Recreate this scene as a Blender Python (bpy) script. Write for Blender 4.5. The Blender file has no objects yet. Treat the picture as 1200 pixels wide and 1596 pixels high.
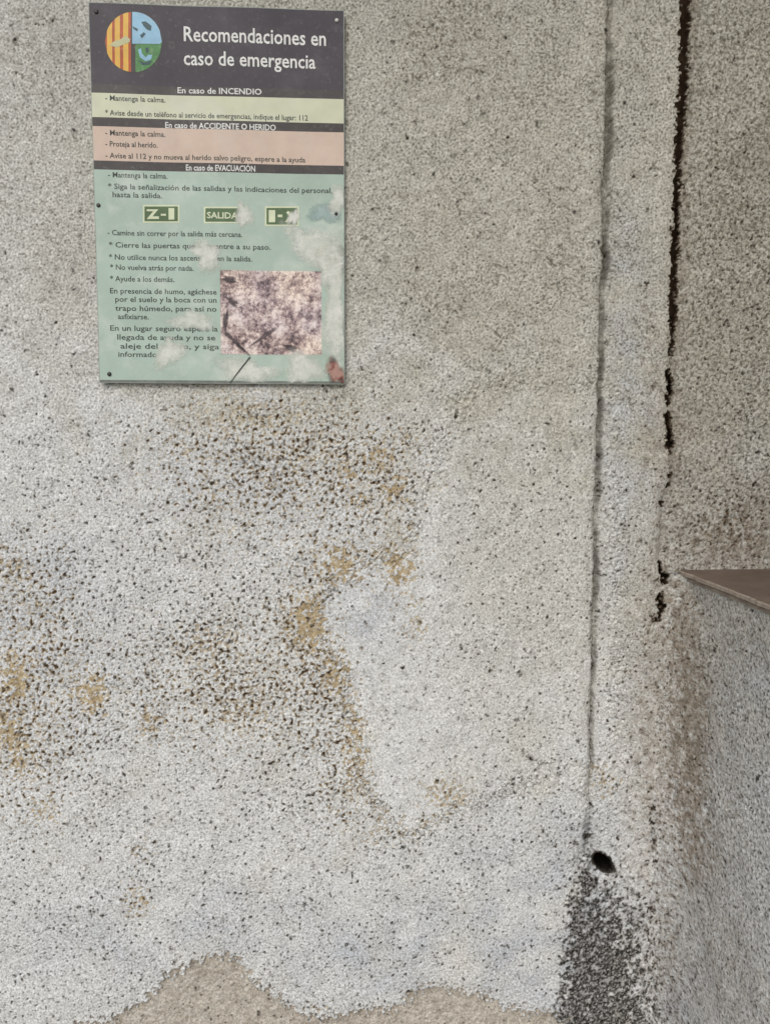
import bpy, math, random
import numpy as np
from mathutils import Matrix, Vector

# ------------------------------------------------------------------ camera
ZO = 2.243                                   # height of the notice's top edge above the ground
F = 1250.0                                   # focal length in pixels of the 1200 x 1596 photograph
YAW, PITCH, ROLL = (math.radians(a) for a in (3.188, -5.144, 0.160))
CAM = np.array([0.3985, -1.3781, -0.6929 + ZO])
def basis():
    cy, sy, cp, sp, cr, sr = math.cos(YAW), math.sin(YAW), math.cos(PITCH), math.sin(PITCH), math.cos(ROLL), math.sin(ROLL)
    f = np.array([sy*cp, cy*cp, sp]); r = np.array([cy, -sy, 0.0]); u = np.cross(r, f)
    return cr*r + sr*u, cr*u - sr*r, f
CR, CU, CF = basis()
sc = bpy.context.scene
cam = bpy.data.cameras.new('camera'); cam_o = bpy.data.objects.new('camera', cam); sc.collection.objects.link(cam_o)
cam.sensor_fit = 'VERTICAL'; cam.sensor_height = 36.0; cam.sensor_width = 36.0
cam.lens = F/1596*36.0; cam.clip_start = 0.02; cam.clip_end = 2000
M = Matrix.Identity(4)
for i in range(3):
    M[i][0] = CR[i]; M[i][1] = CU[i]; M[i][2] = -CF[i]; M[i][3] = CAM[i]
cam_o.matrix_world = M
sc.camera = cam_o

# ------------------------------------------------------------------ sky, sun, exposure
SUN_ELEV, SUN_AZ = math.radians(38), math.radians(200)      # azimuth clockwise from +Y: behind the camera, a little to its left
world = bpy.data.worlds.new('World'); sc.world = world; world.use_nodes = True
wn = world.node_tree.nodes; wl = world.node_tree.links
sky = wn.new('ShaderNodeTexSky'); sky.sky_type = 'NISHITA'; sky.sun_disc = False
sky.sun_elevation = SUN_ELEV; sky.sun_rotation = SUN_AZ
sky.air_density = 1.0; sky.dust_density = 1.5; sky.ozone_density = 1.0
bg = wn['Background']; bg.inputs['Strength'].default_value = 0.10
wl.new(sky.outputs[0], bg.inputs['Color'])
sun = bpy.data.lights.new('sun', 'SUN'); sun.energy = 1.4; sun.angle = math.radians(40); sun.color = (1.0, 0.985, 0.96)
sun_o = bpy.data.objects.new('sun', sun); sc.collection.objects.link(sun_o)
sd = Vector((math.sin(SUN_AZ)*math.cos(SUN_ELEV), math.cos(SUN_AZ)*math.cos(SUN_ELEV), math.sin(SUN_ELEV)))
sun_o.rotation_euler = sd.to_track_quat('Z', 'Y').to_euler()
sun_o.location = (-3, -5, 5)
sc.view_settings.view_transform = 'Standard'; sc.view_settings.look = 'None'
sc.view_settings.gamma = 1.0; sc.view_settings.use_curve_mapping = False
sc.view_settings.exposure = 0.38

rng = np.random.default_rng(11)
random.seed(5)
COL = sc.collection

# ------------------------------------------------------------------ helpers
def W(px, py, y=0.0):
    """photo pixel -> (x, z) on the plane y of the wall"""
    d = CF + (px-600)/F*CR - (py-798)/F*CU
    t = (y - CAM[1])/d[1]; q = CAM + t*d
    return q[0], q[2]
def pixels(P):
    d = P - CAM; z = d @ CF; ok = z > 0.15; z = np.where(ok, z, 1.0)
    return np.where(ok, 600 + F*(d @ CR)/z, 9999.0), np.where(ok, 798 - F*(d @ CU)/z, 9999.0)
def sstep(a, b, x):
    t = np.clip((x-a)/(b-a), 0, 1); return t*t*(3-2*t)
def link(o, parent=None):
    COL.objects.link(o)
    if parent is not None: o.parent = parent; o.matrix_parent_inverse = parent.matrix_basis.inverted()
    return o
def tag(o, label=None, cat=None, group=None, kind=None):
    if cat: o['kind'] = 'thing'
    for k, v in (('label', label), ('category', cat), ('group', group), ('kind', kind)):
        if v: o[k] = v
    return o
def empty(name, loc):
    o = bpy.data.objects.new(name, None); o.location = loc; o.empty_display_size = 0.05
    return link(o)
def mesh_obj(name, V, Fc, mat, parent=None, attrs=None, smooth=True):
    V = np.asarray(V, np.float32)
    me = bpy.data.meshes.new(name)
    if isinstance(Fc, np.ndarray):
        n, k = Fc.shape
        me.vertices.add(len(V)); me.vertices.foreach_set('co', V.ravel())
        me.loops.add(n*k); me.loops.foreach_set('vertex_index', Fc.ravel().astype(np.int32))
        me.polygons.add(n); me.polygons.foreach_set('loop_start', np.arange(0, n*k, k, dtype=np.int32))
        me.polygons.foreach_set('loop_total', np.full(n, k, np.int32))
    else:
        me.from_pydata(V.tolist(), [], Fc)
    me.update(calc_edges=True)
    me.polygons.foreach_set('use_smooth', np.full(len(me.polygons), smooth))
    for an, av in (attrs or {}).items():
        a = me.attributes.new(an, 'FLOAT_COLOR', 'POINT')
        a.data.foreach_set('color', np.asarray(av, np.float32).ravel())
    me.materials.append(mat)
    return link(bpy.data.objects.new(name, me), parent)
def box(name, a, b, mat, parent=None, bev=0.0):
    import bmesh
    bm = bmesh.new(); bmesh.ops.create_cube(bm, size=1)
    for v in bm.verts:
        v.co = Vector([a[i] + (v.co[i]+.5)*(b[i]-a[i]) for i in range(3)])
    if bev: bmesh.ops.bevel(bm, geom=bm.edges[:], offset=bev, segments=2, affect='EDGES', profile=.5)
    me = bpy.data.meshes.new(name); bm.to_mesh(me); bm.free(); me.materials.append(mat)
    return link(bpy.data.objects.new(name, me), parent)

# ------------------------------------------------------------------ materials
def new_mat(name):
    m = bpy.data.materials.new(name); m.use_nodes = True
    nt = m.node_tree; b = nt.nodes['Principled BSDF']
    return m, nt, b
def N(nt, t, **kw):
    n = nt.nodes.new(t)
    for k, v in kw.items():
        if k.startswith('_'): setattr(n, k[1:], v)
        else: n.inputs[k.replace('__', ' ')].default_value = v
    return n
def noise(nt, scale, detail=3.0, rough=.55, src='Object'):
    tc = N(nt, 'ShaderNodeTexCoord'); n = N(nt, 'ShaderNodeTexNoise', Scale=scale, Detail=detail, Roughness=rough)
    nt.links.new(tc.outputs[src], n.inputs['Vector']); return n.outputs['Fac']
def ramp(nt, fac, stops):
    r = N(nt, 'ShaderNodeValToRGB'); e = r.color_ramp.elements
    while len(e) < len(stops): e.new(0.5)
    for el, (p, c) in zip(e, stops): el.position = p; el.color = (*c, 1) if len(c) == 3 else c
    nt.links.new(fac, r.inputs['Fac']); return r.outputs['Color']
def mix(nt, fac, a, b, mode='MIX'):
    m = N(nt, 'ShaderNodeMix', _data_type='RGBA', _blend_type=mode)
    for sock, v in ((m.inputs[0], fac), (m.inputs[6], a), (m.inputs[7], b)):
        if hasattr(v, 'is_output'): nt.links.new(v, sock)
        elif isinstance(v, (int, float)): sock.default_value = v
        else: sock.default_value = (*v, 1)
    return m.outputs[2]
def mth(nt, op, a, b=0.5):
    m = N(nt, 'ShaderNodeMath', _operation=op)
    for s, v in zip(m.inputs, (a, b)):
        if hasattr(v, 'is_output'): nt.links.new(v, s)
        else: s.default_value = v
    return m.outputs[0]
def bump(nt, b, h, strength=.4, dist=.001):
    n = N(nt, 'ShaderNodeBump', Strength=strength, Distance=dist)
    nt.links.new(h, n.inputs['Height']); nt.links.new(n.outputs[0], b.inputs['Normal'])

def plaster_material(name):
    """limewashed plaster; the masks m1 (pit dirt, ochre, mould, brown) and m2 (old coat, crevice dirt, bare, blue wash) hold wear with a shape of its own, plus shade painted at the corner, reveal and hole"""
    m, nt, b = new_mat(name)
    def masks(n):
        a = N(nt, 'ShaderNodeAttribute', _attribute_name=n); s = N(nt, 'ShaderNodeSeparateColor')
        nt.links.new(a.outputs['Color'], s.inputs[0]); return (*s.outputs[:3], a.outputs['Alpha'])
    pit, och, mould, brown = masks('m1'); coat, crev, bare, blue = masks('m2')
    n_big = noise(nt, 9, 4); n_mid = noise(nt, 60, 4, .6); n_fine = noise(nt, 300, 3, .6)
    white = ramp(nt, n_mid, [(.25, (.64, .645, .645)), (.5, (.725, .73, .73)), (.75, (.78, .785, .785))])
    old = ramp(nt, n_mid, [(.25, (.43, .415, .35)), (.5, (.535, .52, .455)), (.75, (.615, .60, .535))])
    c = mix(nt, coat, white, old)
    c = mix(nt, blue, c, (.53, .555, .59))
    c = mix(nt, mth(nt, 'MULTIPLY', sstep_node(nt, n_big, .48, .7), .28), c, (.56, .53, .45))
    c = mix(nt, bare, c, ramp(nt, n_mid, [(.25, (.36, .32, .265)), (.5, (.47, .43, .37)), (.75, (.56, .52, .46))]))
    c = mix(nt, och, c, ramp(nt, n_mid, [(.25, (.22, .145, .06)), (.5, (.42, .315, .165)), (.8, (.55, .46, .30))]))
    c = mix(nt, brown, c, ramp(nt, n_mid, [(.25, (.15, .11, .075)), (.55, (.30, .24, .185)), (.8, (.41, .355, .29))]))
    c = mix(nt, crev, c, (.13, .115, .085))
    c = mix(nt, pit, c, mix(nt, och, ramp(nt, n_mid, [(.35, (.028, .023, .017)), (.65, (.070, .052, .034))]), (.060, .033, .016)))
    c = mix(nt, mould, c, (.022, .021, .018))
    c = mix(nt, .75, c, ramp(nt, n_fine, [(.30, (.48, .47, .44)), (.70, (1.45, 1.45, 1.44))]), 'MULTIPLY')
    nt.links.new(c, b.inputs['Base Color'])
    b.inputs['Roughness'].default_value = .92; b.inputs['Specular IOR Level'].default_value = .15
    bump(nt, b, n_fine, .35, .0008)
    return m
def sstep_node(nt, v, a, c):
    mr = N(nt, 'ShaderNodeMapRange', _interpolation_type='SMOOTHSTEP')
    nt.links.new(v, mr.inputs[0]); mr.inputs[1].default_value = a; mr.inputs[2].default_value = c
    return mr.outputs[0]
def simple(name, col, var=.12, scale=40, rough=.6, spec=.3, fine=300, bumps=.15):
    m, nt, b = new_mat(name)
    n = noise(nt, scale, 4)
    lo = tuple(x*(1-var) for x in col); hi = tuple(min(1, x*(1+var)) for x in col)
    c = ramp(nt, n, [(.3, lo), (.7, hi)])
    nt.links.new(c, b.inputs['Base Color']); b.inputs['Roughness'].default_value = rough
    b.inputs['Specular IOR Level'].default_value = spec
    if bumps: bump(nt, b, noise(nt, fine, 3), bumps, .0006)
    return m
PLASTER = plaster_material('pitted_plaster')
PLAIN = simple('plain_plaster', (.45, .43, .37), .2, 12, .95, .1, 200, .5)
SHADING_OVERHANG = simple('shading_overhang_plaster', (.42, .37, .29), .15, 5, .9, .1)
GROUND = simple('concrete_ground', (.30, .28, .25), .2, 3, .9, .2)

# ------------------------------------------------------------------ noise fields (tileable, 1 mm per texel, 2.048 m)
NT = 2048
fx = np.fft.fftfreq(NT)[:, None]; fy = np.fft.rfftfreq(NT)[None, :]
FR = np.sqrt(fx*fx + fy*fy) + 1e-9
def field(period, width=.45, seed=0, aniso=1.0):
    r = np.random.default_rng(100+seed)
    s = np.fft.rfft2(r.standard_normal((NT, NT)).astype(np.float32))
    fr = FR if aniso == 1.0 else np.sqrt((fx*aniso)**2 + fy*fy) + 1e-9
    s = s*np.exp(-.5*(np.log(fr*period)/width)**2)
    t = np.fft.irfft2(s, (NT, NT)).astype(np.float32)
    return t/t.std()
def lowpass(period, seed=0):
    r = np.random.default_rng(300+seed)
    s = np.fft.rfft2(r.standard_normal((NT, NT)).astype(np.float32))
    t = np.fft.irfft2(s/(1+(FR*period)**3), (NT, NT)).astype(np.float32)
    return t/t.std()
def samp(t, U, Z, ox=0., oz=0.):
    a = (U*1000+ox) % NT; b = (Z*1000+oz) % NT
    i = np.floor(a).astype(np.int32); j = np.floor(b).astype(np.int32); fa = (a-i).astype(np.float32); fb = (b-j).astype(np.float32)
    i %= NT; j %= NT; i1 = (i+1) % NT; j1 = (j+1) % NT
    return (t[j, i]*(1-fa)+t[j, i1]*fa)*(1-fb) + (t[j1, i]*(1-fa)+t[j1, i1]*fa)*fb
T_pit = field(12.5, .40, 1); T_pit2 = field(7.5, .40, 2); T_worm = field(7.5, .5, 3); T_grain = field(4.5, .4, 4)
T_mid = field(34, .6, 5); T_big = field(150, .6, 6); T_sq = field(20, .45, 9); T_fl = field(22, .8, 10); T_edge = field(16, .7, 7); T_low = lowpass(90, 8)

# ------------------------------------------------------------------ the masonry grid
XG = W(932, 650)[0]                 # groove between wall and pilaster
XC = 0.973                          # cracked corner
X1 = 1.006                          # face of the side wall under the sill
Z_SILL = W(1066, 888, .012)[1]
YP, YR, RC = 0.007, 0.012, X1-XC    # pilaster and reveal stand back; radius of the plaster cove
def lines(fine, lo, hi, a, b):
    core = np.arange(lo, hi+fine/2, fine)
    def tail(x, end, sgn):
        out, s = [], fine
        while (x-end)*sgn < 0:
            s = min(s*1.35, .12); x += s*sgn; out.append(x)
        return out
    return np.array(tail(lo, a, -1)[::-1] + list(core) + tail(hi, b, 1))
FINE = 0.0016
gu = lines(FINE, -0.235, XC + .70, -2.3, XC + 1.25)
gz = lines(FINE, ZO - 1.80, ZO + .045, -0.02, 3.12)
iz = int(np.argmin(abs(gz - (Z_SILL - .006))))
ic = int(np.argmin(abs(gu - XC))); gu[ic] = XC
ig = int(np.argmin(abs(gu - XG)))
def build_zone(j0, j1, i0, i1, lower):
    """grid vertices for columns i0..i1 and rows j0..j1"""
    U, Z = np.meshgrid(gu[i0:i1+1], gz[j0:j1+1])
    U = U.astype(np.float64); Z = Z.astype(np.float64)
    X = U.copy(); Y = np.zeros_like(U); NX = np.zeros_like(U); NY = -np.ones_like(U)
    if lower:
        w_ = sstep(.004, .10, Z_SILL - Z)                          # the plaster fills the corner in a long curve below the sill
        a = RC + .010*w_; b = RC + .10*w_; L = (a+b)*.80
        s = np.clip(U - (X1-a), 0, None); t = np.clip(s/L, 0, 1)*math.pi/2; inn = s > 0
        X = np.where(inn, X1 - a + a*np.sin(t), U)
        Y = np.where(inn, -b + b*np.cos(t) - np.clip(s-L, 0, None), 0)
        nx_, ny_ = np.sin(t)/a, np.cos(t)/b; nn = np.hypot(nx_, ny_)
        NX = np.where(inn, -nx_/nn, 0); NY = np.where(inn, -ny_/nn, -1)
    P = np.stack([X, Y, Z], -1)
    PX, PY = pixels(P.reshape(-1, 3)); PX = PX.reshape(U.shape); PY = PY.reshape(U.shape)
    D, m1, m2, cut = relief(U, Z, PX, PY, lower)
    P[..., 0] += NX*D; P[..., 1] += NY*D
    return P, m1, m2, cut, PX
def blobs(PX, PY, L):
    o = np.zeros_like(PX)
    for x, y, rx, ry, a in L:
        q = ((PX-x)/rx)**2 + ((PY-y)/ry)**2
        o = np.maximum(o, a*np.exp(-.7*q))
    return o
def inside(PX, PY, poly):
    poly = np.array(poly, float); r = np.zeros(PX.shape, bool)
    x0, y0 = poly[-1]
    for x1, y1 in poly:
        c = ((y0 > PY) != (y1 > PY))
        with np.errstate(divide='ignore', invalid='ignore'):
            r ^= c & (PX < (x1-x0)*(PY-y0)/((y1-y0) if y1 != y0 else 1e-9) + x0)
        x0, y0 = x1, y1
    return r
PITS = [(300,1000,420,330,.70),(60,1000,200,330,.66),(480,710,240,130,.82),(480,690,190,100,.85),(600,760,90,110,.8),(540,900,80,70,.7),(370,1060,180,130,.80),(70,950,150,200,.75),(90,1150,200,150,.75),
        (480,1100,100,150,.95),(480,1230,140,90,.85),(200,830,250,120,.5),(300,1350,380,160,.33),(700,1120,230,260,.36),(680,1430,230,120,.38),
        (120,700,150,100,.3),(830,1300,80,170,.3),(1170,1150,90,300,.6),(1150,480,90,330,.62),(1140,800,80,80,.85),(960,1480,60,120,.5),(960,1150,50,250,.35)]
OCHRE = [(430,760,260,170,.34),(330,1040,220,150,.32),(50,1080,100,180,.34),(145,1080,22,32,1),(25,1060,25,45,.85),(15,1140,24,30,1),(35,1190,20,16,.9),(70,1262,15,12,.95),(478,970,26,46,1),(525,1050,25,40,.8),
         (555,1160,14,75,.85),(592,712,20,28,.75),(616,762,20,24,.85),(543,735,15,30,.75),(562,782,20,16,.75),(640,690,18,18,.6),(520,690,24,14,.6),(470,700,22,16,.55),(622,885,30,40,.75),(530,880,45,30,.75),(385,1110,65,40,.55),(700,1238,45,22,.62),
         (215,1405,22,24,.7),(345,770,25,12,.65),(410,740,22,20,.55),(290,700,40,25,.5),(400,650,130,40,.5),(330,1000,70,40,.55),(25,885,30,30,.6),
         (235,1125,22,20,.75),(650,970,20,40,.55),(945,1215,22,28,.6),(590,1300,40,20,.5),(500,1580,20,20,.5),(225,1330,30,30,.45)]
BROWN = [(1060,1000,26,90,1.15),(1070,1160,26,180,1.35),(1080,1330,26,60,1.0),(1030,1150,40,320,.62),(1035,1480,40,150,.62),(1110,1250,60,300,.35),(1062,960,22,60,.8),(1080,1120,34,120,.8),(1085,1330,40,120,.7),(1120,1500,60,120,.45),(1150,1000,60,60,.4),(110,80,40,60,.22),(110,420,50,80,.22),(1100,560,80,260,.22),(1150,850,90,45,.85),(1185,800,60,50,.6),(1068,1010,30,110,.75),(1072,1250,30,150,.85),(1055,1420,30,90,.45),(1062,730,40,160,.45),(1020,700,16,260,.42),(1175,240,50,40,.35),(1160,360,30,40,.4),(1150,1560,70,60,.4)]  # brown stains; the wide pilaster and reveal entries paint in corner shade
SMOOTH = [(740,600),(690,700),(655,780),(640,860),(580,872),(515,915),(497,965),(535,1040),(552,1130),(568,1215),(600,1275),(640,1305),(720,1255),(800,1232),(870,1195),(960,1190),(960,600)]
BARE_X = [-400,-60,60,170,230,260,310,350,375,395,430,460,500,560,620,650,700,760,780,870,905,960]
BARE_Y = [1640,1625,1605,1594,1555,1522,1497,1487,1500,1532,1552,1578,1590,1577,1570,1541,1541,1551,1572,1580,1640,1700]
CRACK = np.array([(-60,1072,11),(60,1070,11),(130,1067,10),(200,1063,9),(252,1059,8.5),(258,1058,3),(266,1058,8.5),(300,1057,7.5),(400,1054,7),(470,1051,7.5),(520,1050,5.5),(545,1049,4),(556,1048,0),(572,1046,0),(586,1046,6),(602,1047,7),(622,1044,6),(631,1043,3),(635,1043,0),(640,1043,0),(646,1042,5),(672,1045,7.5),(695,1047,5),(706,1048,1),(712,1048,0),(735,1048,0),(741,1048,3.5),(746,1047,0),(753,1044,0),(758,1042,4),(762,1039,0),(780,1034,0),(787,1034,2.5),(792,1034,0),(872,1028,0),(880,1030,2.5),(898,1035,7.5),(908,1036,6),(913,1036,0),(922,1032,0),(932,1031,4.5),(948,1030,3),(966,1026,2.5),(972,1025,0),(1240,1018,0)])
DOTS = [(635,215,5),(710,650,6),(1010,441,6),(990,273,5),(645,522,4),(87,503,4),(628,1042,5),(719,1010,4),(828,1185,5),(300,205,0),(1018,1262,6),(1017,1285,5),(1018,1312,5),(1020,1345,5),(1013,1418,6),(926,1042,6),(922,1130,5),(923,1258,6),(914,1305,9),(800,1215,4)]
def relief(U, Z, PX, PY, lower):
    sp, sp2 = samp(T_pit, U, Z), samp(T_pit2, U, Z, 311, 97)
    worm, grain = samp(T_worm, U, Z, 50, 700), samp(T_grain, U, Z)
    mid, big, edge, low = samp(T_mid, U, Z), samp(T_big, U, Z), samp(T_edge, U, Z), samp(T_low, U, Z, 400, 100)
    right = U > XC; sq, fl = samp(T_sq, .45*(U*.8-Z*.6), U*.6+Z*.8, 120, 33), samp(T_fl, U, Z, 10, 600)
    # ---- layers of coat
    wx, wy = PX + 9*edge + 5*mid, PY + 9*np.roll(edge, 37, 1) + 5*mid
    smooth = inside(wx, wy, SMOOTH).astype(float)*(~right)
    old = .75*sstep(800, 380, PY + 60*low + 20*mid)*(1 - .45*sstep(330, 0, PX)) + .22
    old = np.clip(old + .42*sstep(600, 800, PX)*sstep(1330, 900, PY+60*low), 0, 1)
    bd = (PY + 5*fl + 2*edge - np.interp(PX + 6*mid, BARE_X, BARE_Y)); bare = sstep(-1, 1, bd)*(U < XG+.02)
    blue = np.clip(blobs(PX, PY, [(860,1450,130,160,.7),(640,1480,200,90,.5),(80,950,130,160,.35),(360,760,160,90,.3),(980,620,40,250,.5),(1170,1130,60,230,.25),(560,960,50,70,.4),(260,1450,300,90,.35),(1060,1540,40,70,.5)])*(1+.4*low), 0, 1)
    # ---- pits
    base = .12 + .34*sstep(560, 760, PY + 30*low)
    dens = np.clip(np.maximum(blobs(PX, PY, PITS), base) * (1 + .07*low + .05*big), 0, 1.05)
    dens = np.clip(dens + .22*sstep(.15, .5, blobs(wx, wy, OCHRE)) - .6*sstep(.5, .8, blobs(wx, wy, OCHRE)), 0, 1.0)
    dens = np.where(smooth > .5, np.minimum(dens, .14 + .28*sstep(620, 760, PX)), dens)
    dens = dens*(1 - .85*bare)*(1-.95*sstep(700, 480, PY)*(~right))
    th = 2.30 - 1.64*dens
    pit = sstep(th-.15, th+.45, sp)*np.clip(.92 + .15*mid + .12*worm, .45, 1); pit2 = sstep(th-.10, th+.45, sp2)*np.clip(.66 + .22*mid, .3, .95)
    pit = np.maximum(pit, pit2)
    for x, y, r in DOTS:
        if r: pit = np.maximum(pit, sstep(1.3, .6, np.hypot(PX-x, PY-y)/(r*.62) + .3*worm))
    crev = sstep(-.1, 1.6, -worm)*(.62 + .12*np.clip(low, -1, 1)) + .50*sstep(.3, 1.8, grain)
    algae = blobs(PX, PY, [(700,60,70,80,.9),(740,110,50,50,.6),(690,330,60,50,.6),(850,160,50,30,.5),(880,380,60,120,.5),(720,450,120,120,.5),(30,80,60,60,.6),(60,200,80,80,.4)])
    crev = crev*(.50 + .55*old) + (.62+.3*algae)*sstep(.40, .08, np.abs(sq))*sstep(-.6, .9, samp(T_low, U, Z, 900, 900) + 1.5*algae)*old*sstep(-.9, .3, samp(T_pit, U, Z, 70, 1500))
    crev = np.clip(crev*(1-.6*bare) + (.06 + .52*sstep(.2, 1.3, -samp(T_pit, U, Z, 800, 300)))*(right & (not lower)), 0, .9)  # extra darkening on the reveal paints in the niche's shade
    crev = np.clip(crev + (lower & right)*.45*sstep(.2, 1.4, -samp(T_pit, U, Z, 800, 300)), 0, .9)
    # ---- stains, with corner shade painted into brown
    och = blobs(wx, wy, OCHRE)
    rim = np.full_like(PX, 999.)
    for (x0, y0), (x1, y1) in zip(SMOOTH[2:14], SMOOTH[3:15]):
        t = np.clip(((wx-x0)*(x1-x0) + (wy-y0)*(y1-y0))/((x1-x0)**2 + (y1-y0)**2), 0, 1)
        rim = np.minimum(rim, np.hypot(wx - x0 - t*(x1-x0), wy - y0 - t*(y1-y0)))
    och = np.maximum(och, (.46+.12*np.clip(mid, -1.5, 1.5))*np.exp(-(rim/13)**2)*(PX < 720)*(~right));
    crev = np.clip(crev*(1-.35*smooth) + .75*sstep(5.5, 2.5, rim)*sstep(-.7, .2, edge+.4*low)*(PX < 860)*(~right), 0, .9);
    och = np.maximum(och, 0); och = np.clip(sstep(.49, .56, och*.95 + .20*fl + .10*edge)*.97*np.clip(och*1.5, 0, 1)*(.88+.12*sstep(-.7, .6, samp(T_pit2, U, Z, 900, 40))), 0, 1)
    brown = np.clip(blobs(wx, wy, BROWN)*(.80 + .22*mid + .12*fl + .12*worm), 0, .88)
    brown = np.clip(brown + .55*np.exp(-((bd-7)/9)**2)*np.clip(.4+.6*fl, 0, 1)*(U < XG+.02), 0, .9)
    brown = np.clip(brown + .32*algae*np.clip(.7+.5*mid, 0, 1), 0, .9)
    mo = blobs(PX, PY, [(905,1440,26,70,.8),(938,1500,62,105,.95),(950,1590,60,60,1.0),(900,1570,30,80,.95),(915,1385,20,40,.75),(870,1600,70,22,.5)])
    mo = mo*sstep(868, 892, PX + .09*(PY-1380) + 5*edge)
    mm = sstep(.28, .70, mo + .16*mid + .13*fl + .07*worm - .30*np.exp(-((PX-955)/24)**2 - ((PY-1465)/26)**2))
    mould = mm*(.22 + .76*sstep(.60, .05, .45*grain + .65*sp2 + .3*worm)); brown = np.maximum(brown, .40*mm); mould = mould*np.clip(.92 + .28*fl + .20*mid, .35, 1)
    mould = np.maximum(np.clip(mould, 0, 1), .8*sstep(.9, 1.6, sp + 1.3*mo - .3)*sstep(.08, .3, mo))
    mould = np.maximum(mould, .55*sstep(.25, .6, blobs(PX, PY, [(925,1340,12,26,.6),(1018,1300,6,60,.45),(914,1300,7,30,.8)]) + .14*sp)*sstep(.0,.2,blobs(PX, PY, [(925,1340,12,26,.6),(1018,1300,6,60,.45),(914,1300,7,30,.8)])))
    # ---- height, metres, outwards
    D = .0008*big + .00022*mid + .00010*worm*(1-.4*smooth) + .00006*grain
    D -= .0022*smooth; D -= .0050*bare - .0006*bare*fl
    D -= .0016*pit + .0014*och + .0006*mould*sp
    # wall edge, groove, pilaster
    gx = U - XG - .0003*edge - .0014*low - .0006*mid
    fade = sstep(1330, 1180, PY + 20*edge)
    D += .0035*np.exp(-((gx+.02)/.018)**2)*fade
    D -= YP*sstep(-.006, .004, gx)*fade + YP*.6*sstep(-.03, .02, gx)*(1-fade)
    gw = np.interp(PY, [0, 150, 400, 700, 1000, 1290], [.0060, .0056, .0050, .0050, .0036, .0020])*(1+.28*np.clip(low, -1, 1))
    gd = np.interp(PY, [0, 400, 800, 1000, 1290], [.016, .015, .014, .009, .005])*(1+.35*np.clip(low, -1.2, 1.2))
    D -= gd*np.exp(-((gx-.005)/gw)**4)*fade
    gq = np.exp(-((gx-.005)/(gw*1.3))**2)*fade; crev = np.clip(crev*(1-gq) + (.56+.2*np.clip(low, -1, 1)+.22*np.clip(fl+worm*.6, -1, 1))*gq, 0, .9)
    # crack along the corner, its lips coloured dark
    cx = np.interp(PY, CRACK[:, 0], CRACK[:, 1]); cw = .66*np.interp(PY, CRACK[:, 0], CRACK[:, 2])
    dd = np.abs(PX - cx + 1.5*mid + .8*fl) - cw*(1+.22*edge) + .9*worm
    cr = sstep(1.6, -1.2, dd)*(cw > .3); cdark = sstep(3.4, 1.4, dd + .5*worm)*(cw > .3)
    D += np.exp(-((PX-cx+16)/15)**2)*.004*sstep(1050, 850, PY)*sstep(3, -3, PX-cx)
    if not lower: D -= (YR-YP)*sstep(-8, 8, PX-cx) 
    D -= .006*cr; mould = np.maximum(mould, .25*cdark)
    crev = np.clip(crev + .45*sstep(10, 1, dd)*(cw > .3)*(PX > cx)*(.5+.5*worm), 0, .9)
    pit = np.maximum(pit, cdark); och = np.maximum(och*(1-cdark), .55*cdark)
    brown = np.clip(brown + .45*np.exp(-((PX-cx-14)/12)**2)*sstep(1000, 300, PY)*np.clip(.6+.5*mid+.3*worm, 0, 1), 0, .9)
    # weep hole; the pit and mould masks also paint its inner shade
    hx, hy = PX-941, PY-1347; a = math.radians(38)
    h = np.hypot((hx*math.cos(a)+hy*math.sin(a))/17.5, (hy*math.cos(a)-hx*math.sin(a))/12.0) + .05*edge
    ho = sstep(1.0, .80, h); D -= .010*ho; mould = np.maximum(mould, sstep(1.12, .95, h)); pit = np.maximum(pit, sstep(1.28, 1.08, h)); och *= sstep(1., 1.3, h); brown *= sstep(1., 1.3, h)
    D -= .006*sstep(2.0, 1.0, np.hypot((PX-922)/14, (PY-1350)/26))
    tint = blobs(wx, wy, [(450,720,240,130,.9),(560,880,110,90,.9),(490,1030,80,150,1.0),(380,1080,190,110,.8),(40,1060,110,220,1.0),(545,1200,50,120,.9),(1150,830,90,60,.6)])*(~right | (not lower))
    och = np.maximum(och, .80*sstep(th-.75, th-.25, sp)*sstep(.25, .75, tint*(.8+.35*fl+.2*mid)))
    crev = crev*(1-.8*och)
    m1 = np.stack([pit, och, mould, brown], -1); m2 = np.stack([old, crev, bare, blue], -1)
    return D, m1, m2, np.maximum(cr, ho)
def emit(name, zone, keep, mat, parent):
    P, m1, m2 = zone[:3]; h, w = P.shape[:2]
    c = zone[3]; keep = keep & ((c[:-1, :-1]+c[1:, :-1]+c[:-1, 1:]+c[1:, 1:]) < 2.4)      # open joints and the hole are really open
    idx = np.arange(h*w).reshape(h, w)
    q = np.stack([idx[:-1, :-1], idx[:-1, 1:], idx[1:, 1:], idx[1:, :-1]], -1)[keep]
    used, inv = np.unique(q.ravel(), return_inverse=True)
    return mesh_obj(name, P.reshape(-1, 3)[used], inv.reshape(-1, 4), mat, parent,
                    {'m1': m1.reshape(-1, 4)[used], 'm2': m2.reshape(-1, 4)[used]})
nu, nz = len(gu), len(gz)
front_low = build_zone(0, iz, 0, nu-1, True)         # below the sill: wall, pilaster, cove, side wall
ir = int(np.searchsorted(gu, XC + .40))
front_up = build_zone(iz, nz-1, 0, ir, False)        # above the sill: wall, pilaster, reveal
def zone_keep(zone, c0, c1):
    h, w = zone[0].shape[:2]; k = np.zeros((h-1, w-1), bool); k[:, c0:min(c1, w-1)] = True; return k
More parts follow.
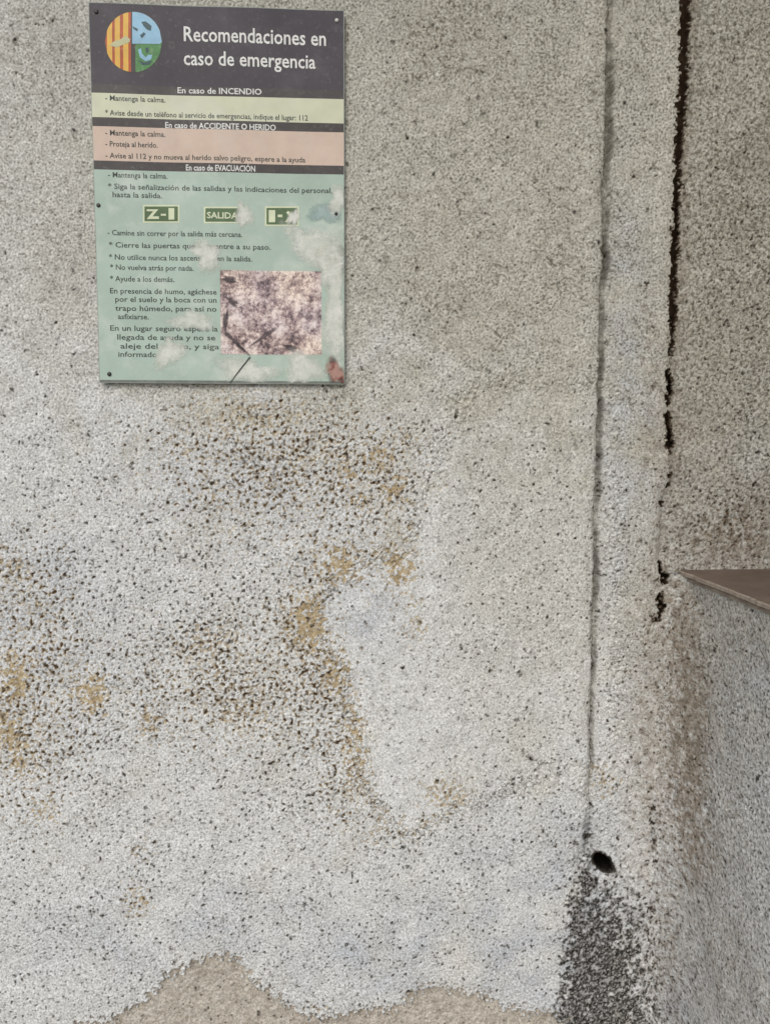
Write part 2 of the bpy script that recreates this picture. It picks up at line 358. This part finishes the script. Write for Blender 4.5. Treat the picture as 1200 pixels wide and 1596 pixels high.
# join the two zones for the wall and the pilaster so that no seam shows
def join(c1):
    a, b = front_low, front_up
    return tuple(np.concatenate([a[k][:, :c1+1], b[k][1:, :c1+1]], 0) for k in range(5))
whole = join(ic)
wall = tag(empty('plaster_wall', (-.5, 0, 0)), 'pale pitted plaster wall with ochre stains, carrying the printed notice', 'wall')
k = zone_keep(whole, 0, ig)
bare_face = whole[2][:-1, :-1, 2] > .5
emit('plaster_face', whole, k & ~bare_face, PLASTER, wall)
o = emit('bare_render', whole, k & bare_face, PLASTER, wall); o['label'] = 'brown bare render where the white coat has flaked off'
pil = emit('pilaster', whole, zone_keep(whole, ig, ic), PLASTER, None)
tag(pil, 'narrow plaster pilaster beside a groove, black mould below its small hole', 'pilaster')
side = tag(empty('side_wall', (X1, -.4, 0)), 'darker return wall with recessed opening above a brown stone sill', 'wall')
emit('reveal', front_up, zone_keep(front_up, ic, ir), PLASTER, side)
emit('lower_face', front_low, zone_keep(front_low, ic, nu-1), PLASTER, side)
DEEP = X1 + .36
box('niche_light_block', (DEEP, -1.35, Z_SILL-.1), (DEEP+.08, .06, 3.1), PLAIN, side)  # unseen back panel, added to keep light off the reveal
box('jamb', (X1, -1.7, 0), (DEEP+.08, -1.22, 3.1), PLAIN, side)

DARKCAV = simple('dark_cavity', (.10, .065, .04), .5, 60, .95, .1, 250, .6)
HOLE = simple('dark_hole', (.022, .018, .014), .4, 60, .95, .1, 250, .6)  # near-black inside, the hole's shade put into the colour
def cavity(name, x0, x1, z0, z1, y0, y1, parent, waist=0.0, mat=None):
    V = [(x, y, z) for y in (y0, y1) for z in (z0, z1) for x in ((x0, x1) if y == y0 else (x0+waist, x1-waist))]
    mesh_obj(name, V, [(4, 5, 7, 6), (0, 1, 5, 4), (2, 6, 7, 3), (0, 4, 6, 2), (1, 3, 7, 5)], mat or DARKCAV, parent, smooth=False)
cavity('joint_cavity', XC-.035, XC+.05, Z_SILL+.001, 3.1, .0255, .075, pil, .012)
cavity('joint_cavity', XC-.035, XC+.02, Z_SILL-.16, Z_SILL-.001, .0255, .075, pil, .012)
hx_, hz_ = W(941, 1347, YP)
cavity('weep_hole_cavity', hx_-.024, hx_+.024, hz_-.026, hz_+.026, .0255, .16, pil, .004, HOLE)

# stone sill: a slab with a chipped front edge
def sill():
    m, nt, b = new_mat('brown_stone')
    c = ramp(nt, noise(nt, 14, 5, .6), [(.25, (.115, .080, .060)), (.55, (.165, .118, .090)), (.8, (.215, .165, .13))])
    c = mix(nt, .4, c, ramp(nt, noise(nt, 240, 3), [(.3, (.6, .6, .6)), (.7, (1.25, 1.2, 1.15))]), 'MULTIPLY')
    nt.links.new(c, b.inputs['Base Color']); b.inputs['Roughness'].default_value = .6; bump(nt, b, noise(nt, 180, 3), .25)
    me_, nt2, b2 = new_mat('pale_edge')
    c = ramp(nt2, noise(nt2, 70, 4), [(.3, (.22, .17, .13)), (.7, (.36, .30, .24))])
    nt2.links.new(c, b2.inputs['Base Color']); b2.inputs['Roughness'].default_value = .9; bump(nt2, b2, noise(nt2, 260, 3), .6, .001)
    ys = np.linspace(.02, -1.24, 160); r = np.random.default_rng(3)
    jag = np.convolve(r.normal(0, 1, 170), np.ones(4)/4, 'valid')[:160]*.0018
    V, Fc = [], []
    prof = [(-.002, -.0085), (-.004, -.007), (-.004, -.002), (-.0020, -.0003), (.003, 0), (.37, .002), (.37, -.0085)]
    for y, j in zip(ys, jag):
        V += [(X1 + px + (j if px < .003 else 0), y, Z_SILL + pz) for px, pz in prof]
    n = len(prof)
    for i in range(len(ys)-1):
        for k in range(n):
            a, b_ = i*n+k, i*n+(k+1) % n; Fc.append((a, a+n, b_+n, b_))
    o = mesh_obj('sill', V, Fc, m, side, smooth=False); o.data.materials.append(me_)
    for i, p in enumerate(o.data.polygons): p.material_index = 1 if i % n in (0, 1, 2) else 0  # front nosing faces take the paler material
    o['label'] = 'brown stone sill slab'
    V2, F2 = [], []
    for y, j in zip(ys, np.roll(jag, 20)):
        V2 += [(X1 + .004 + j*.6, y, Z_SILL - .009), (X1 + .002 + j, y, Z_SILL - .016), (X1+.02, y, Z_SILL-.016), (X1+.02, y, Z_SILL-.009)]
    for i in range(len(ys)-1):
        for k in range(4):
            a, b_ = i*4+k, i*4+(k+1) % 4; F2.append((a, a+4, b_+4, b_))
    mesh_obj('mortar_bed', V2, F2, me_, side)
sill()

# ------------------------------------------------------------------ ground, and an unseen overhang added to shade the wall
g = mesh_obj('ground', [(-300, -300, 0), (300, -300, 0), (300, 300, 0), (-300, 300, 0)], [(0, 1, 2, 3)], GROUND); tag(g, kind='structure')
c = box('shading_overhang', (-2.4, -.75, 3.1), (1.6, .1, 3.22), SHADING_OVERHANG); tag(c, kind='structure')

# ------------------------------------------------------------------ the notice
PW, PH = .4064, .600
notice = empty('emergency_notice', (PW/2, -.006, ZO-PH)); bpy.context.view_layer.update()
tag(notice, 'weathered printed emergency notice panel screwed to the plaster wall', 'notice')
def wave(x, z):
    v = ZO - z
    return -.0085 - .0010*np.sin(9*v+1.0+4*x) - .0008*np.sin(31*x + 5*v) - .0006*np.sin(47*v - 11*x) - .0022*np.exp(-((v-.15)/.05)**2)*np.exp(-((x-.34)/.08)**2) \
           + .0009*np.exp(-((v-.3)/.02)**2)*np.exp(-((x-.0)/.03)**2)
def printed(name, x0, z0, x1, z1, off, mat, sub=None):
    nx = max(2, int(abs(x1-x0)/.008)); nzz = max(2, int(abs(z1-z0)/.008))
    X, Z = np.meshgrid(np.linspace(x0, x1, nx+1), np.linspace(z0, z1, nzz+1))
    V = np.stack([X, wave(X, Z)-off, Z], -1).reshape(-1, 3); idx = np.arange(len(V)).reshape(nzz+1, nx+1)
    q = np.stack([idx[:-1, :-1], idx[1:, :-1], idx[1:, 1:], idx[:-1, 1:]], -1).reshape(-1, 4)
    return mesh_obj(name, V, q, mat, sub or notice)
def poly_print(name, pts, off, mat, parent=None):
    """small flat printed shape from photo pixels on the notice"""
    P = [W(*p, -.009) for p in pts]
    V = [(x, float(wave(x, z))-off, z) for x, z in P]
    import bmesh
    bm = bmesh.new(); bm.faces.new([bm.verts.new(v) for v in V]); bmesh.ops.triangulate(bm, faces=bm.faces[:])
    for _ in range(2 if len(V) > 8 else 1): bmesh.ops.subdivide_edges(bm, edges=bm.edges[:], cuts=2, use_grid_fill=True)
    for v in bm.verts: v.co.y = float(wave(v.co.x, v.co.z)) - off
    me = bpy.data.meshes.new(name); bm.to_mesh(me); bm.free(); me.materials.append(mat)
    return link(bpy.data.objects.new(name, me), parent or notice)
def print_mat(name, col, var=.10, scale=30, rough=.42, fade=None, fade_amt=0.0):
    speck = .08 if max(col) < .2 else .25
    m, nt, b = new_mat(name)
    n = noise(nt, scale, 5, .6)
    c = ramp(nt, n, [(.3, tuple(x*(1-var) for x in col)), (.7, tuple(min(1, x*(1+var)) for x in col))])
    if fade: c = mix(nt, mth(nt, 'MULTIPLY', sstep_node(nt, noise(nt, 17, 6, .65), .48, .72), fade_amt), c, fade)
    c = mix(nt, mth(nt, 'MULTIPLY', sstep_node(nt, noise(nt, 160, 3, .6), .55, .75), speck), c, (.55, .54, .47))
    nt.links.new(c, b.inputs['Base Color']); b.inputs['Roughness'].default_value = rough; b.inputs['Specular IOR Level'].default_value = .35
    bump(nt, b, noise(nt, 90, 3), .12, .001)
    return m
INK = print_mat('header_ink', (.048, .039, .048), .14, 22, .5, (.095, .080, .092), .5)
BAR = print_mat('bar_ink', (.050, .041, .038), .15, 40, .45, (.13, .12, .11), .35)
CREAM = print_mat('cream_print', (.61, .62, .45), .06, 40, .5, (.62, .62, .56), .5)
SALMON = print_mat('salmon_print', (.61, .47, .375), .06, 40, .5, (.58, .50, .44), .5)
MINT = print_mat('mint_print', (.385, .485, .405), .08, 18, .5, (.54, .59, .52), .8)
EDGE = print_mat('edge_grey', (.16, .175, .15), .2, 60, .5)
WHITE = print_mat('white_print', (.74, .74, .70), .1, 80, .5)
DARK = print_mat('text_ink', (.035, .040, .032), .25, 120, .5, (.20, .25, .20), .4)
GREEN = print_mat('exit_green', (.075, .13, .050), .15, 60, .45)
PALE = print_mat('exit_border', (.62, .66, .45), .08, 60, .45)
PLASTIC = simple('panel_plastic', (.30, .33, .29), .1, 60, .5)
def vz(py, px=152): return W(px, py, -.009)[1]
xl, xr, zt, zb = 0.0, PW, ZO, ZO-PH
def panel():
    nx, nzz = 50, 74
    X, Z = np.meshgrid(np.linspace(xl, xr, nx+1), np.linspace(zb, zt, nzz+1)); Yf = wave(X, Z)
    A = np.stack([X, Yf, Z], -1).reshape(-1, 3); B = np.stack([X, Yf+.0025, Z], -1).reshape(-1, 3); n = len(A)
    idx = np.arange(n).reshape(nzz+1, nx+1)
    q = np.stack([idx[:-1, :-1], idx[:-1, 1:], idx[1:, 1:], idx[1:, :-1]], -1).reshape(-1, 4)
    ring = np.concatenate([idx[0, :], idx[1:, -1], idx[-1, -2::-1], idx[-2:0:-1, 0]]); r2 = np.roll(ring, -1)
    s = np.stack([ring, ring+n, r2+n, r2], -1)
    return mesh_obj('panel', np.concatenate([A, B]), np.concatenate([q, q[:, ::-1]+n, s]), PLASTIC, notice, smooth=False)
panel()
e = .0012
H = printed('header_band', xl+e, vz(131), xr-e, zt-e, .0002, INK)
S1 = printed('cream_section', xl+e, vz(183), xr-e, vz(145), .0002, CREAM)
S2 = printed('salmon_section', xl+e, vz(250), xr-e, vz(197), .0002, SALMON)
S3 = printed('mint_section', xl+e, vz(592), xr-e, vz(264), .0002, MINT)
B1 = printed('heading_bar', xl+e, vz(145), xr-e, vz(131), .0002, BAR)
B2 = printed('heading_bar', xl+e, vz(197), xr-e, vz(183), .0002, BAR)
B3 = printed('heading_bar', xl+e, vz(264), xr-e, vz(250), .0002, BAR)
printed('bottom_edge_strip', xl+e, zb+e, xr-e, vz(592), .0003, EDGE)

dg = None
def text(s, px0, py0, px1, cap, mat, parent, off=.0004, bold=0.0, name='lettering'):
    """lettering whose baseline starts at pixel (px0, py0) and ends at column px1; cap = capital height in pixels"""
    cu = bpy.data.curves.new('t', 'FONT'); cu.body = s; cu.size = 1.0; cu.offset = bold; cu.resolution_u = 2; cu.fill_mode = 'FRONT'
    to = bpy.data.objects.new('t', cu); COL.objects.link(to)
    bpy.context.view_layer.update()
    me = to.evaluated_get(bpy.context.evaluated_depsgraph_get()).to_mesh()
    n = len(me.vertices); V = np.zeros(n*3, np.float32); me.vertices.foreach_get('co', V); V = V.reshape(-1, 3)
    Fc = [tuple(p.vertices) for p in me.polygons]
    to.to_mesh_clear(); bpy.data.objects.remove(to); bpy.data.curves.remove(cu)
    x0, z0 = W(px0, py0, -.009); x1, _ = W(px1, py0, -.009); zc = W(px0, py0-cap, -.009)[1]
    sx = (x1-x0)/(V[:, 0].max()-V[:, 0].min()); sz = (zc-z0)/.69
    X = x0 + (V[:, 0]-V[:, 0].min())*sx; Z = z0 + V[:, 1]*sz
    return mesh_obj(name, np.stack([X, wave(X, Z)-off, Z], -1), Fc, mat, parent, smooth=False)
text('Recomendaciones en', 287, 64, 508, 23, WHITE, H, bold=.012)
text('caso de emergencia', 287, 101, 492, 22, WHITE, H, bold=.012)
text('En caso de INCENDIO', 277, 144.5, 408, 9, WHITE, B1, bold=.015)
text('En caso de ACCIDENTE O HERIDO', 258, 199, 430, 9, WHITE, B2, bold=.015)
text('En caso de EVACUACIÓN', 290, 265, 398, 9, WHITE, B3, bold=.015)
for s, a, y, b_, sec in (
    ('- Mantenga la calma.', 165, 157, 258, S1), ('* Avise desde un teléfono al servicio de emergencias, indique el lugar: 112', 165, 180, 480, S1),
    ('- Mantenga la calma.', 165, 211, 258, S2), ('- Proteja al herido.', 165, 228, 246, S2), ('- Avise al 112 y no mueva al herido salvo peligro, espere a la ayuda', 165, 246, 476, S2),
    ('- Mantenga la calma.', 169, 276, 261, S3), ('* Siga la señalización de las salidas y las indicaciones del personal,', 169, 294, 518, S3), ('  hasta la salida.', 176, 307, 253, S3),
    ('- Camine sin correr por la salida más cercana.', 168, 366, 378, S3), ('* Cierre las puertas que encuentre a su paso.', 170, 385, 422, S3),
    ('* No utilice nunca los ascensores en la salida.', 170, 404, 393, S3), ('* No vuelva atrás por nada.', 172, 420, 302, S3), ('* Ayude a los demás.', 172, 438, 272, S3),
    ('En presencia de humo, agáchese', 172, 457, 338, S3), ('por el suelo y la boca con un', 180, 470, 338, S3), ('trapo húmedo, para así no', 180, 484, 338, S3), ('asfixiarse.', 184, 497, 232, S3),
    ('En un lugar seguro espere la', 172, 515, 340, S3), ('llegada de ayuda y no se', 183, 529, 336, S3), ('aleje del punto, y siga', 188, 543, 342, S3), ('informado.', 185, 556, 248, S3)):
    text(s, a, y, b_, 8.2, DARK, sec, bold=.012)

# exit pictograms
def rect(a, b, c, d): return [(a, d), (c, d), (c, b), (a, b)]
for x0, y0, x1, y1, kind in ((223, 319, 280, 347, 0), (318, 322, 377, 348, 1), (413, 321, 466, 352, 2)):
    f_ = poly_print('exit_sign', rect(x0, y0, x1, y1), .0004, PALE)
    poly_print('green_field', rect(x0+2.5, y0+2.5, x1-2.5, y1-2.5), .0006, GREEN, f_)
    if kind == 0:
        poly_print('arrow', [(229, 341), (248, 341), (248, 337), (238, 337), (247, 326), (229, 326), (229, 329), (239, 329)], .0008, PALE, f_)
        poly_print('dash', rect(251, 333, 259, 336), .0008, PALE, f_); poly_print('door', rect(263, 324, 272, 342), .0008, PALE, f_)
    elif kind == 1: text('SALIDA', 323, 340, 371, 9.5, PALE, f_, .0008, .02)
    else:
        poly_print('door', rect(419, 327, 429, 346), .0008, PALE, f_); poly_print('dash', rect(433, 334, 440, 338), .0008, PALE, f_)
        poly_print('arrow', [(444, 346), (448, 340), (452, 337), (446, 331), (449, 328), (459, 337), (452, 346)], .0008, PALE, f_)

# round emblem: red and gold bars left, sky blue over green right
def disc_part(name, cx, cy, r0, x0, x1, y0, y1, mat, off):
    """piece of the disc between columns x0..x1 and rows y0..y1"""
    xs = np.linspace(max(x0, cx-r0), min(x1, cx+r0), 14); up, dn = [], []
    for x in xs:
        hh = math.sqrt(max(0, r0*r0-(x-cx)**2)); up.append((x, max(y0, cy-hh*1.06))); dn.append((x, min(y1, cy+hh*1.06)))
    pts = dn + up[::-1]
    return poly_print(name, pts, off, mat, emblem)
GOLD = print_mat('gold_print', (.72, .42, .06), .1, 60); RED = print_mat('red_print', (.42, .07, .012), .2, 60)
BLUE = print_mat('sky_blue_print', (.28, .50, .66), .12, 60); LEAF = print_mat('leaf_green_print', (.07, .23, .06), .2, 60)
TEAL = print_mat('dark_teal_print', (.03, .075, .085), .2, 60); CREAMW = print_mat('pale_bird_print', (.50, .49, .27), .12, 60)
emblem = None
cx, cy, r0 = 209, 66, 45
pts = [(cx+r0*math.cos(t), cy-1.06*r0*math.sin(t)) for t in np.linspace(0, 2*math.pi, 40, endpoint=False)]
emblem = poly_print('emblem', pts[::-1], .0004, BAR, H)
disc_part('red_half', cx, cy, r0-1, 150, 205, 0, 140, RED, .0005)
for i, x in enumerate((168, 180, 193)): disc_part('gold_bar', cx, cy, r0-1, x, x+8, 0, 140, GOLD, .0006)
disc_part('blue_quarter', cx, cy, r0-1, 207, 260, 0, 69, BLUE, .0006)
disc_part('green_quarter', cx, cy, r0-1, 212, 260, 69.5, 140, LEAF, .0006)
poly_print('pale_bird', [(172,72),(178,66),(190,62),(196,57),(204,62),(203,67),(192,71),(184,75)][::-1], .0008, CREAMW, emblem)
poly_print('dark_bird', [(221,35),(228,34),(237,41),(236,49),(230,47),(225,42)][::-1], .0008, TEAL, emblem)
poly_print('dark_mark', [(219,56),(225,51),(228,54),(222,61)][::-1], .0008, TEAL, emblem); poly_print('dark_mark', [(207,42),(216,46),(215,50),(209,46)][::-1], .0008, TEAL, emblem)
poly_print('white_curl', [(216,78),(221,76),(222,84),(228,90),(232,86),(238,86),(236,93),(228,96),(219,90)][::-1], .0008, BLUE, emblem)
poly_print('dark_mark', [(227,76),(232,74),(233,81),(229,84)][::-1], .0008, TEAL, emblem); poly_print('dark_mark', [(217,94),(226,98),(238,95),(234,101),(222,102)][::-1], .0008, TEAL, emblem)

# printed photograph of rocks
def photo_mat():
    m, nt, b = new_mat('rock_photo_print')
    tc = N(nt, 'ShaderNodeTexCoord'); vo = N(nt, 'ShaderNodeTexVoronoi', Scale=130.0); wv = N(nt, 'ShaderNodeTexNoise', Scale=60.0, Detail=3.0)
    nt.links.new(tc.outputs['Object'], wv.inputs['Vector'])
    vm = N(nt, 'ShaderNodeVectorMath', _operation='ADD'); sc_ = N(nt, 'ShaderNodeVectorMath', _operation='SCALE'); sc_.inputs['Scale'].default_value = .02
    nt.links.new(wv.outputs['Color'], sc_.inputs[0]); nt.links.new(tc.outputs['Object'], vm.inputs[0]); nt.links.new(sc_.outputs[0], vm.inputs[1]); nt.links.new(vm.outputs[0], vo.inputs['Vector'])
    a = ramp(nt, mth(nt, 'ADD', mth(nt, 'MULTIPLY', noise(nt, 130, 6, .85), .62), mth(nt, 'MULTIPLY', noise(nt, 34, 3, .6), .38)), [(.40, (.05, .035, .045)), (.455, (.25, .18, .185)), (.505, (.54, .45, .42)), (.57, (.85, .79, .73))])
    tint = ramp(nt, noise(nt, 14, 2), [(.38, (.90, .84, .88)), (.62, (1.08, .98, .90))])
    c = mix(nt, 1.0, a, tint, 'MULTIPLY')
    c = mix(nt, mth(nt, 'MULTIPLY', sstep_node(nt, vo.outputs['Distance'], .55, .8), .3), c, (.10, .07, .075))
    nt.links.new(c, b.inputs['Base Color']); b.inputs['Roughness'].default_value = .5
    return m
a0, a1 = W(345, 552, -.009), W(501, 423, -.009)
PH_ = printed('photo_print', a0[0], a0[1], a1[0], a1[1], .0004, photo_mat())
# glare on the notice, painted as pale soft patches
def soft_patch_mat(name, cols, soft=1.0):
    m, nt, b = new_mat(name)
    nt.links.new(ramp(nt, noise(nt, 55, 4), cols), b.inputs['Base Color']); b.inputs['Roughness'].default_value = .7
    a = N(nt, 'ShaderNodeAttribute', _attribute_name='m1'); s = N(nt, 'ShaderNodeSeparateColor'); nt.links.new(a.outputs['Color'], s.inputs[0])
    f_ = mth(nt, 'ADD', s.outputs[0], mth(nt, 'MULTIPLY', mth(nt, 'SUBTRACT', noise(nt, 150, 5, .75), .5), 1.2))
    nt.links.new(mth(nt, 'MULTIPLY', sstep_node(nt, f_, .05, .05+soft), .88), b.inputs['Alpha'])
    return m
GLARE = soft_patch_mat('painted_glare', [(.3, (.62, .64, .56)), (.7, (.82, .81, .74))])
RUST = soft_patch_mat('red_smudge_print', [(.42, (.035, .015, .015)), (.52, (.22, .045, .035)), (.62, (.46, .26, .21))])
def soft_patch(name, cx, cy, rx, ry, rot=0, mat=GLARE, off=.0010, parent=None):
    n = 36; V, A, Fc = [], [], []; c, s = math.cos(math.radians(rot)), math.sin(math.radians(rot))
    ph = [random.uniform(0, 6.28) for _ in range(4)]
    for ring, al in ((0, 1.05), (.45, .85), (.75, .5), (1, 0)):
        for k in range(n):
            t = 2*math.pi*k/n; j = 1 + .22*math.sin(2*t+ph[0]) + .16*math.sin(3*t+ph[1]) + .10*math.sin(5*t+ph[2])
            ex, ey = rx*ring*j*math.cos(t), ry*ring*j*math.sin(t)
            x, z = W(cx+ex*c-ey*s, cy+ex*s+ey*c, -.009)
            x = min(max(x, xl+.0015), xr-.0015); z = min(max(z, zb+.0015), zt-.0015)
            V.append((x, float(wave(x, z))-off, z)); A.append((al, 0, 0, 1))
    for r in range(3):
        for k in range(n): Fc.append((r*n+k, r*n+(k+1) % n, (r+1)*n+(k+1) % n, (r+1)*n+k))
    return mesh_obj(name, V, Fc, mat, parent or S3, {'m1': A})
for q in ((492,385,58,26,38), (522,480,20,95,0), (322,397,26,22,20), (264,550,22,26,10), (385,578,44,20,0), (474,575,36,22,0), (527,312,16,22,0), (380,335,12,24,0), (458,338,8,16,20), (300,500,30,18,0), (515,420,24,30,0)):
    soft_patch('glare_patch', q[0], q[1], q[2]*1.2, q[3]*1.2, q[4])
SH = soft_patch_mat('dark_photo_ink', [(.35, (.04, .03, .035)), (.65, (.16, .12, .125))])
for q in ((366,532,30,5,42), (412,524,30,4,-38), (452,542,16,5,10), (358,436,18,6,12), (362,470,16,5,40), (352,500,5,22,0)):
    soft_patch('dark_streak', *q, SH, .0009, PH_)
soft_patch('bluish_glare_patch', 506, 332, 26, 22, 0, soft_patch_mat('bluish_glare', [(.35, (.33, .44, .42)), (.65, (.40, .50, .47))]), .0009)  # bluish glare painted over the print
o = soft_patch('red_smudge', 524, 580, 20, 24, -20, RUST, .0012); o['label'] = 'dark red smudge on the bottom corner of the notice'
poly_print('scratch', [(389,556),(391,557),(377,574),(360,597),(358,597),(374,575)][::-1], .0014, DARK, S3)

# screws
SCREW = simple('dark_screw', (.035, .033, .03), .3, 300, .5, .5); SCREWL = simple('zinc_screw', (.5, .5, .46), .2, 300, .4, .5)
def screw(px, py, r, mat):
    x, z = W(px, py, -.009); y = float(wave(x, z)); V, Fc = [(x, y-.0022, z)], []
    n = 14
    for rr, dy in ((.55, .0020), (.9, .0012), (1, .0002)):
        for k in range(n): V.append((x+r*rr*math.cos(2*math.pi*k/n), y-dy-.0006, z+r*rr*math.sin(2*math.pi*k/n)))
    for k in range(n): Fc.append((0, 1+(k+1) % n, 1+k))
    for r_ in range(2):
        for k in range(n): a = 1+r_*n+k; b_ = 1+r_*n+(k+1) % n; Fc.append((a, b_, b_+n, a+n))
    mesh_obj('screw', V, Fc, mat, notice)
for q in ((151, 19, .0036, SCREW), (525, 32, .0034, SCREWL), (154, 320, .0034, SCREW), (171, 583, .0036, SCREW), (524, 333, .003, SCREW)): screw(*q)
